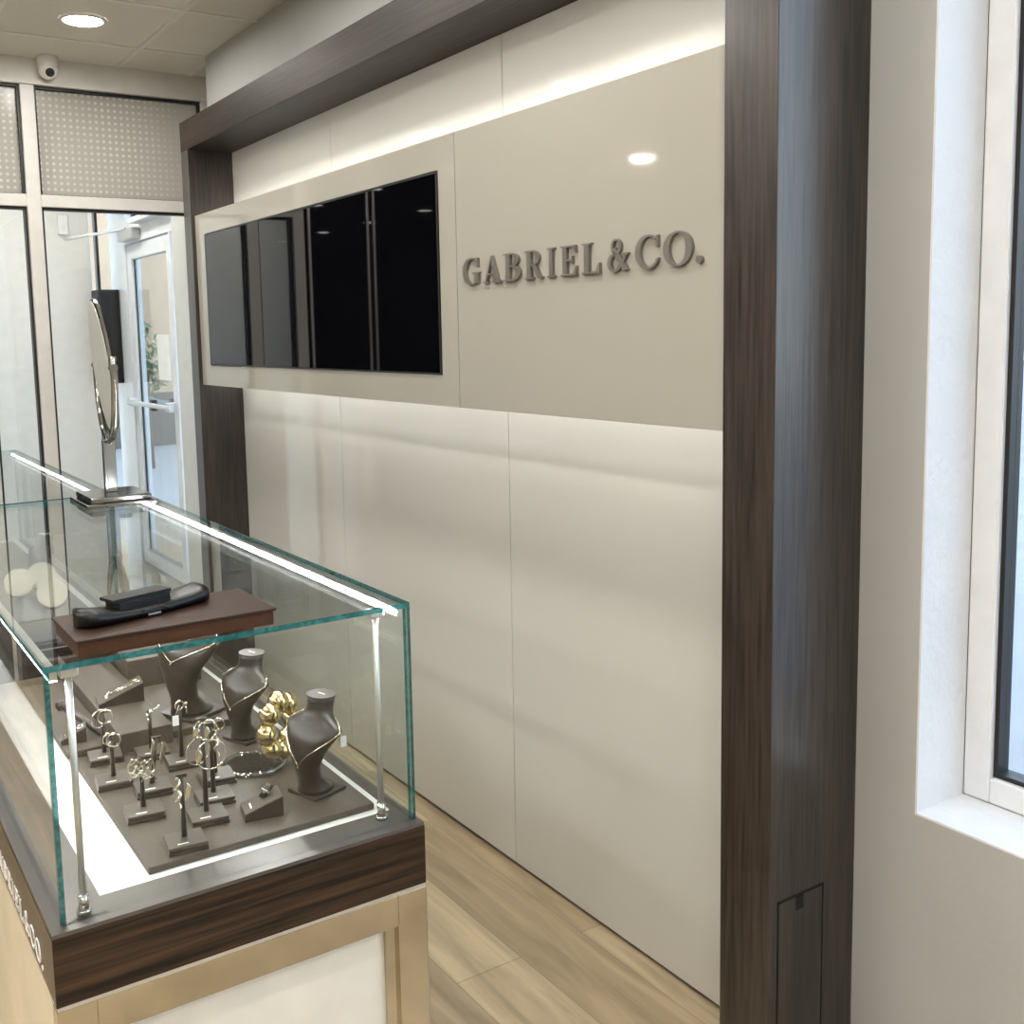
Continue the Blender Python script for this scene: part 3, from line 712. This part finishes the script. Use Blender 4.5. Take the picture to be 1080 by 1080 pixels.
BUSTS = [((-.916, 1.715, ZPF), math.radians(198), .95, .062, 'taupe necklace bust in front, beside the ring ramp and gold beads', 'fine gold necklace on the front bust'),
         ((-.926, 2.035, ZPF), math.radians(200), .95, .078, 'taupe necklace bust second from the front, behind the gold beads', 'fine gold necklace on the second bust'),
         ((-.988, 2.200, ZPF+.016), math.radians(205), 1.3, .098, 'taupe bust at the back, its top hidden by the brown box', 'fine chain on the back bust under the brown box')]
for i, (loc, rz, s_, zt, lb, lb2) in enumerate(BUSTS):
    o = proto if i == 0 else dup(proto, loc, rz, s_)
    o.location = loc; o.rotation_euler = (0, 0, rz); o.scale = (s_,)*3
    tag(o, lb, 'necklace bust', 'necklace busts'); necklace(Vector(loc), rz, s_, zt, lb2)
price_tag((-.866, 1.695, ZPF+.078), 'white price tag hanging from the front bust', (-.880, 1.700, ZPF+.118))

# wedges
def make_wedge(L, W, h0, h1):
    e = empty('display_ramp', (0, 0, 0))
    b = MB(); b.prism([(0, 0), (L, 0), (L, h1), (0, h0)], lambda u, v: (u, -W/2, v), lambda u, v: (u, W/2, v)); b.build('ramp', M['taupe2'], e)
    s_ = (h1-h0)/L
    b = MB(); b.prism([(0, h0), (L, h1), (L, h1+.0012), (0, h0+.0012)], lambda u, v: (u, -W/2+.001, v), lambda u, v: (u, W/2-.001, v)); b.build('top_pad', M['taupe'], e)
    b = MB(); b.prism([(L*.18, h0+s_*L*.18+.0012), (L*.22, h0+s_*L*.22+.0012), (L*.22, h0+s_*L*.22+.0015), (L*.18, h0+s_*L*.18+.0015)], lambda u, v: (u, -.012, v), lambda u, v: (u, .008, v)); b.build('name_plate', M['letterw'], e)
    return e
rw = make_wedge(.066, .052, .012, .034); rw.location = (-1.064, 1.692, ZPF); rw.rotation_euler = (0, 0, -.20)
p0 = Matrix.Translation((-1.064, 1.692, ZPF)) @ Matrix.Rotation(-.20, 4, 'Z')
MB().tube([Vector((.034, .006, .0252)), Vector((.052, .014, .043))], [.0062, .0068], 14).build('ring_peg', M['taupe2'], rw)
tag(rw, 'small taupe ramp with a ring peg in front of the front bust', 'display ramp', 'taupe display ramps')
b = MB(); a = Vector((.018, .008, .0178)).normalized(); c = Vector((.0424, .0098, .0336)); u = a.orthogonal().normalized(); v = a.cross(u)
b.tube([p0 @ (c+(u*math.cos(t)+v*math.sin(t))*.0085) for t in [2*PI*k/28 for k in range(28)]], .0013, 8, closed=True)
b.sphere(p0 @ (c+Vector((-.5, -.85, .3)).normalized()*.0092), .0028, seg=10, ring=6)
tag(b.build('ring', M['chain']), 'pale gold ring on the peg of the small ramp', 'ring')
w2 = make_wedge(.095, .060, .005, .040); w2.location = (-1.160, 2.315, ZPF+.040); w2.rotation_euler = (0, 0, -.12)
tag(w2, 'slanted taupe ramp with a pendant, on the square riser', 'display ramp', 'taupe display ramps')
b = MB(); p1 = Matrix.Translation((-1.160, 2.315, ZPF+.040)) @ Matrix.Rotation(-.12, 4, 'Z')
b.tube([p1 @ Vector((.030, -.004, .0185)), p1 @ Vector((.090, -.010, .0400))], .0012, 8); b.tube([p1 @ Vector((.030, .004, .0185)), p1 @ Vector((.090, .012, .0400))], .0012, 8)
b.sphere(p1 @ Vector((.026, 0, .0185)), .006, scale=(1.2, .7, .6), seg=12, ring=8)
tag(b.build('pendant_necklace', M['chain']), 'pendant chain lying up the slanted ramp at the back', 'necklace')
w3 = make_wedge(.050, .040, .008, .030); w3.location = (-1.262, 2.20, ZPF+.014); w3.rotation_euler = (0, 0, -.15)
tag(w3, 'small taupe ramp on the low left riser behind the chrome rod', 'display ramp', 'taupe display ramps')
b = MB(); p2 = Matrix.Translation((-1.262, 2.20, ZPF+.014)) @ Matrix.Rotation(-.15, 4, 'Z')
for yy in (-.010, .004): b.tube([p2 @ Vector((.006, yy, .0135)), p2 @ Vector((.046, yy+.004, .0310))], .0016, 8)
tag(b.build('bracelet', M['silver']), 'slim silver bracelet laid on the small left ramp', 'bracelet')
b = MB(); b.tube([(-1.232, 2.31, ZPF+.052), (-1.205, 2.25, ZPF+.034), (-1.180, 2.185, ZPF+.018)], [.008, .0085, .007], 12)
b.sphere((-1.235, 2.318, ZPF+.052), .012, seg=12, ring=8)
tag(b.build('ring_finger', M['taupe2']), 'dark sloping ring finger leaning on the low left riser', 'ring display')

# gold ball bracelet on an acrylic disc
b = MB(); b.cyl((-.968, 1.888, ZPF), (-.968, 1.888, ZPF+.009), .058, n=48); dsk = b.build('acrylic_disc', M['acry'])
b = MB(); b.tube([(-.968+.058*math.cos(2*PI*k/48), 1.888+.058*math.sin(2*PI*k/48), ZPF+.0052) for k in range(48)], .0048, 8, closed=True); b.build('polished_rim', M['acry_rim'], dsk)
tag(dsk, 'clear round acrylic disc under the gold ball bracelet', 'display disc')
MBc = Vector((-.922, 1.862, ZPF+.009+.0215+.048)); ud = Vector((.80, .60, 0))
br = empty('ball_bracelet', (MBc.x, MBc.y, ZPF+.009))
for k in range(8):
    t = 2*PI*k/8-PI/2; p = MBc+ud*.048*math.cos(t)+Vector((0, 0, .048*math.sin(t)))
    bd = MB(); bd.sphere(p, .0212, seg=20, ring=14, band=1, mat=Matrix.Rotation(random.uniform(.5, 1.2), 4, 'X') @ Matrix.Rotation(random.uniform(-.5, .5), 4, 'Y')); bd.build('bead', [M['gold'], M['goldp']], br)
pts = [MBc+ud*.048*math.cos(2*PI*k/32)+Vector((0, 0, .048*math.sin(2*PI*k/32))) for k in range(32)]
MB().tube(pts, .003, 8, closed=True).build('wire', M['gold'], br)
tag(br, 'chunky gold ball bracelet standing between the two busts', 'bracelet')

# back of the case: black trays and round cream discs
for (x0, y0, x1, y1, z0, z1, lb) in ((-1.235, 2.66, -1.135, 2.78, ZPF+.060, ZPF+.105, 'black jewellery tray at back left under the brown box'),
                                     (-1.115, 2.70, -1.065, 2.82, ZPF+.060, ZPF+.12, 'small black upright tray beside the black jewellery tray')):
    e = empty('jewellery_tray', ((x0+x1)/2, (y0+y1)/2, z0))
    MB().box(x0, y0, z0, x1, y1, z1-.008, .002).build('tray', M['blk'], e); MB().box(x0+.006, y0+.006, z1-.008, x1-.006, y1-.006, z1, .002).build('pad', M['navy'], e)
    MB().box(x0+.01, y0-.0008, (z0+z1)/2, x1-.01, y0, (z0+z1)/2+.003).build('trim_line', M['satin'], e)
    tag(e, lb, 'tray', 'black trays in the case')
def puck(x, y, zc, lb):  # round cream shape modelled as a solid disc, stem and foot added to carry it
    z0 = ZPF+.060 if (y < 3.05 and x < -1.06) else ZPF
    e = empty('cream_disc', (x, y, z0))
    MB().cyl((x, y, z0), (x, y, z0+.006), .026, n=28).build('foot', M['acry'], e)
    MB().cyl((x, y, z0+.006), (x, y, zc-.036), .006, n=14).build('stem', M['acry'], e)
    ax = Vector((-.16, -.85, .50)).normalized(); c = Vector((x, y, zc))
    MB().cyl(c-ax*.014, c+ax*.014, .038, n=36).build('pad', M['cream'], e)
    MB().cyl(c+ax*.014, c+ax*.0165, .034, n=36).build('disc_face', M['cream'], e)
    tag(e, lb, 'ring display', 'round cream discs')
puck(-1.190, 3.02, .90, 'round cream disc at the far left of the case')
puck(-1.123, 3.07, .90, 'round cream disc overlapping the leftmost one')
puck(-1.140, 2.84, .90, 'round cream disc nearest the brown box')

# ------------------------------------------------------------------ on top of the case
ZG = 1.0966
e = empty('jewellery_box', (-1.2, 1.62, ZG))
bx0, bx1, by0, by1 = -1.352, -1.046, 1.540, 1.703
MB().box(bx0+.004, by0+.004, ZG, bx1-.004, by1-.004, ZG+.0225, .001).build('box_body', M['brownl'], e)
MB().box(bx0, by0, ZG+.0225, bx1, by1, ZG+.0270, .0012).build('lid', M['brown'], e)
tag(e, 'flat brown leather jewellery box lying on the front glass case', 'box')
zb = ZG+.0270
e = empty('leather_roll', (-1.21, 1.63, zb))
e.rotation_euler = (0, 0, 0)
# saddle-shaped black pouch, ends turned up
prof = []
c0, c1 = Vector((-1.336, 1.610, 0)), Vector((-1.118, 1.672, 0)); dv = (c1-c0); Ln = dv.length; dv.normalize(); nv = Vector((-dv.y, dv.x, 0))
rings = []
for k in range(21):
    t = k/20; s_ = abs(2*t-1)
    hh = .018+.014*(s_**3.0)*(1-.75*max(0, (s_-.86)/.14)**2); ww = .034*(1-.10*s_**2)*(math.sqrt(max(.05, 1-max(0, (s_-.88)/.12)**2)))
    o = c0+dv*Ln*t
    ring_ = []
    for q in range(20):
        a = 2*PI*q/20; ca, sa = math.cos(a), math.sin(a)
        ring_.append(o+nv*ww*(abs(ca)**.7)*(1 if ca >= 0 else -1)+Vector((0, 0, zb+hh*.5+hh*.5*(abs(sa)**.6)*(1 if sa >= 0 else -1)+.0002)))
    rings.append(ring_)
MB().loft(rings).build('pouch', M['blk'], e)
def obox(b, t0, t1, n0, n1, z0, z1):
    P = lambda t, n, z: c0+dv*t+nv*n+Vector((0, 0, z))
    b.loft([[P(t0, n0, z0), P(t1, n0, z0), P(t1, n1, z0), P(t0, n1, z0)], [P(t0, n0, z1), P(t1, n0, z1), P(t1, n1, z1), P(t0, n1, z1)]], smooth=False)
b = MB(); obox(b, .062, .150, -.020, .022, zb+.016, zb+.028); obox(b, .055, .157, -.012, .026, zb+.028, zb+.033); b.build('flap_bar', M['blk'], e)
b = MB(); obox(b, .100, .122, -.0360, -.0345, zb+.004, zb+.007); b.build('metal_clasp', M['silver'], e)
b = MB(); b.tube([c0+dv*.09+nv*-.034+Vector((0, 0, zb+.013)), c0+dv*.125+nv*-.036+Vector((0, 0, zb+.014)), c0+dv*.145+nv*-.037+Vector((0, 0, zb+.007))], .0012, 8); b.build('stitched_edge', M['tvb'], e)
tag(e, 'black saddle-shaped leather pouch lying on the brown box', 'pouch')

# table mirror at the rear of the front case
mx, my = -.925, 3.05
e = empty('table_mirror', (mx, my, ZG))
b = MB(); b.box(-1.020, 2.93, ZG, -.825, 3.145, ZG+.010, .003).build('base_plate', M['chrome'], e)
b = MB(); b.box(-1.005, 2.945, ZG+.010, -.840, 3.13, ZG+.026, .004).build('base_block', M['chrome'], e)
b = MB(); b.box(mx-.017, my-.009, ZG+.026, mx+.017, my+.009, ZG+.175, .002).build('post', M['chrome'], e)
b = MB(); R_ = .190; zc_ = 1.478
pts = []
for k in range(25):
    a = PI+PI*k/24; pts.append((mx+.002, my+(R_+.016)*math.cos(a), zc_+(R_+.022)*math.sin(a)))
pts = [(mx+.002, my-(R_+.016), zc_+.03)]+pts+[(mx+.002, my+(R_+.016), zc_+.03)]
TR = Matrix.Translation((mx, my, 0)) @ Matrix.Rotation(math.radians(-7), 4, 'Z') @ Matrix.Translation((-mx, -my, 0))
pts = [TR @ Vector(q) for q in pts]
b.tube(pts, .0095, 12).build('yoke', M['chrome'], e)
tl = Matrix.Translation((mx, my, zc_)) @ Matrix.Rotation(math.radians(-7), 4, 'Z') @ Matrix.Rotation(math.radians(-5.5), 4, 'Y')
dm = MB(); nn = 48
def disc(r0, xx): return [tl @ Vector((xx, r0*math.cos(2*PI*k/nn), r0*math.sin(2*PI*k/nn))) for k in range(nn)]
dm.loft([disc(R_-.006, .006), disc(R_, .003), disc(R_, -.004), disc(R_-.006, -.007)], smooth=False); md = dm.build('mirror_rim', M['chrome'], e)
gm = MB(); gm.loft([disc(R_-.007, -.0065), disc(R_-.007, -.0080)], smooth=False); gm.build('mirror_glass', M['mirror'], md)
pv = MB(); pv.cyl(TR @ Vector((mx, my-R_-.026, zc_)), TR @ Vector((mx, my-R_+.004, zc_)), .011, n=16).cyl(TR @ Vector((mx, my+R_-.004, zc_)), TR @ Vector((mx, my+R_+.026, zc_)), .011, n=16); pv.build('pivot_knob', M['chrome'], e)
tag(e, 'round chrome table mirror on a square post, turned edge-on', 'mirror')

# ------------------------------------------------------------------ second case contents
b = MB(); b.box(-1.33, 3.30, .710, -.94, 4.70, ZPF, .002)
tag(b.build('display_board', M['taupe_top']), 'pale taupe display board inside the second glass case', 'display board')
o = dup(proto, (-1.00, 3.75, ZPF), math.radians(200)); tag(o, 'taupe necklace bust inside the second glass case', 'necklace bust', 'necklace busts')
for i, (x, y) in enumerate(((-1.22, 3.55), (-1.15, 4.0))):
    s = make_stand(.11, .008); s.location = (x, y, ZPF)
    tag(s, ('earring stand in the second case near its front', 'earring stand in the second case near its middle')[i], 'earring stand')

# ------------------------------------------------------------------ ceiling fittings
def downlight(x, y, lb, first=[None]):
    e = empty('ceiling_light', (0, 0, 0)) if first[0] is None else None
    if e is None:
        e = dup(first[0], (x, y, ZC))
    else:
        b = MB(); nn = 40
        cir = lambda r, z: [Vector((r*math.cos(2*PI*k/nn), r*math.sin(2*PI*k/nn), z)) for k in range(nn)]
        b.loft([cir(.072, -.001), cir(.074, -.006), cir(.088, -.005), cir(.092, -.0002)], cap=False).build('trim_ring', M['frame'], e)
        MB().loft([cir(.073, -.0006), cir(.073, -.003)], smooth=False).build('diffuser', M['down'], e)
        first[0] = e; e.location = (x, y, ZC)
    tag(e, lb, 'ceiling light', 'recessed ceiling lights')
downlight(-.595, 4.405, 'round recessed ceiling light above the white framed glazing')
for x in (-1.82, -3.04, -4.26):
    for y in (4.405, 3.18, 1.96, .74, -.48, -1.70, -2.92):
        if (x, y) in ((-3.04, 4.405),): continue
        downlight(x, y, 'unseen recessed ceiling light in the column filled in to brighten the lower wall')
for y in (3.18, 1.96, .74, -2.92): downlight(-.70, y, 'unseen recessed ceiling light in the column filled in to brighten the lower wall')  # unseen column, some of its lamps added to brighten the lower cream wall
downlight(-4.09, 6.0, 'unseen recessed ceiling light in the column filled in to brighten the lower wall')
for x, y in ((-.45, 5.9), (-.35, 6.9)): downlight(x, y, 'unseen recessed ceiling light added to brighten the white vestibule')  # out-of-view lamps added to lift the vestibule brightness
cx_, cy_ = -.607, 5.028
e = empty('security_camera', (cx_, cy_, ZC-.11))
MB().cyl((cx_, cy_, ZC), (cx_, cy_, ZC-.045), .044, .042, n=28).build('mount_base', M['paper'], e)
MB().sphere((cx_, cy_, ZC-.058), .041, seg=24, ring=14).build('camera_housing', M['paper'], e)
MB().sphere((cx_+.001, cy_-.024, ZC-.070), .0215, seg=20, ring=12).build('lens', M['black'], e)
tag(e, 'small white dome security camera under the ceiling', 'camera')

# ------------------------------------------------------------------ daylight
wd = bpy.data.worlds.new('sky'); sc.world = wd; wd.use_nodes = True
nt = wd.node_tree; nt.nodes.clear()
o_ = nt.nodes.new('ShaderNodeOutputWorld'); bg = nt.nodes.new('ShaderNodeBackground')
tc = nt.nodes.new('ShaderNodeTexCoord'); sp = nt.nodes.new('ShaderNodeSeparateXYZ'); nt.links.new(tc.outputs['Generated'], sp.inputs[0])
cr = nt.nodes.new('ShaderNodeValToRGB'); cr.color_ramp.elements[0].position = .0; cr.color_ramp.elements[1].position = .6
cr.color_ramp.elements[0].color = (.80, .90, 1., 1); cr.color_ramp.elements[1].color = (.55, .74, 1., 1)
nt.links.new(sp.outputs['Z'], cr.inputs['Fac']); nt.links.new(cr.outputs[0], bg.inputs[0]); bg.inputs[1].default_value = 2.6
nt.links.new(bg.outputs[0], o_.inputs[0])
def portal(loc, rot, sx, sy):
    l = bpy.data.lights.new('window_portal', 'AREA'); l.shape = 'RECTANGLE'; l.size = sx; l.size_y = sy
    l.cycles.is_portal = True
    o = bpy.data.objects.new('window_portal', l); C.objects.link(o); o.location = loc; o.rotation_euler = rot
portal((.31, .0765, 1.62), (0, PI/2, 0), 1.95, 2.1)
portal((XD+.12, 6.55, 1.1), (0, PI/2, 0), 2.2, 1.6)

# ------------------------------------------------------------------ camera
f, cxp, cyp = 1110.2236, 494.1708, 478.719
r = Vector((0.8415923572883497, -0.5396506315633888, -0.022349496796895223))
u = Vector((0.08064360201581373, 0.08463398819801686, 0.993143341867433))
w = Vector((0.5340589046235946, 0.8376241901323849, -0.11474668839366382))
cd = bpy.data.cameras.new('camera'); cam = bpy.data.objects.new('camera', cd); C.objects.link(cam)
cd.sensor_fit = 'HORIZONTAL'; cd.sensor_width = 36; cd.lens = f/1080*36
cd.shift_x = (540-cxp)/1080; cd.shift_y = (cyp-540)/1080
cd.clip_start = .02; cd.clip_end = 200
m = Matrix((r, u, -w)).transposed().to_4x4(); m.translation = Vector((-1.6609, 0, 1.55)); cam.matrix_world = m
sc.camera = cam
sc.view_settings.view_transform = 'Standard'; sc.view_settings.look = 'None'
sc.view_settings.exposure = .5; sc.view_settings.gamma = 1.; sc.view_settings.use_curve_mapping = False
cy = sc.cycles
cy.max_bounces = 10; cy.diffuse_bounces = 5; cy.glossy_bounces = 6; cy.transmission_bounces = 6; cy.transparent_max_bounces = 32
cy.sample_clamp_indirect = 6.; cy.caustics_reflective = False; cy.caustics_refractive = False
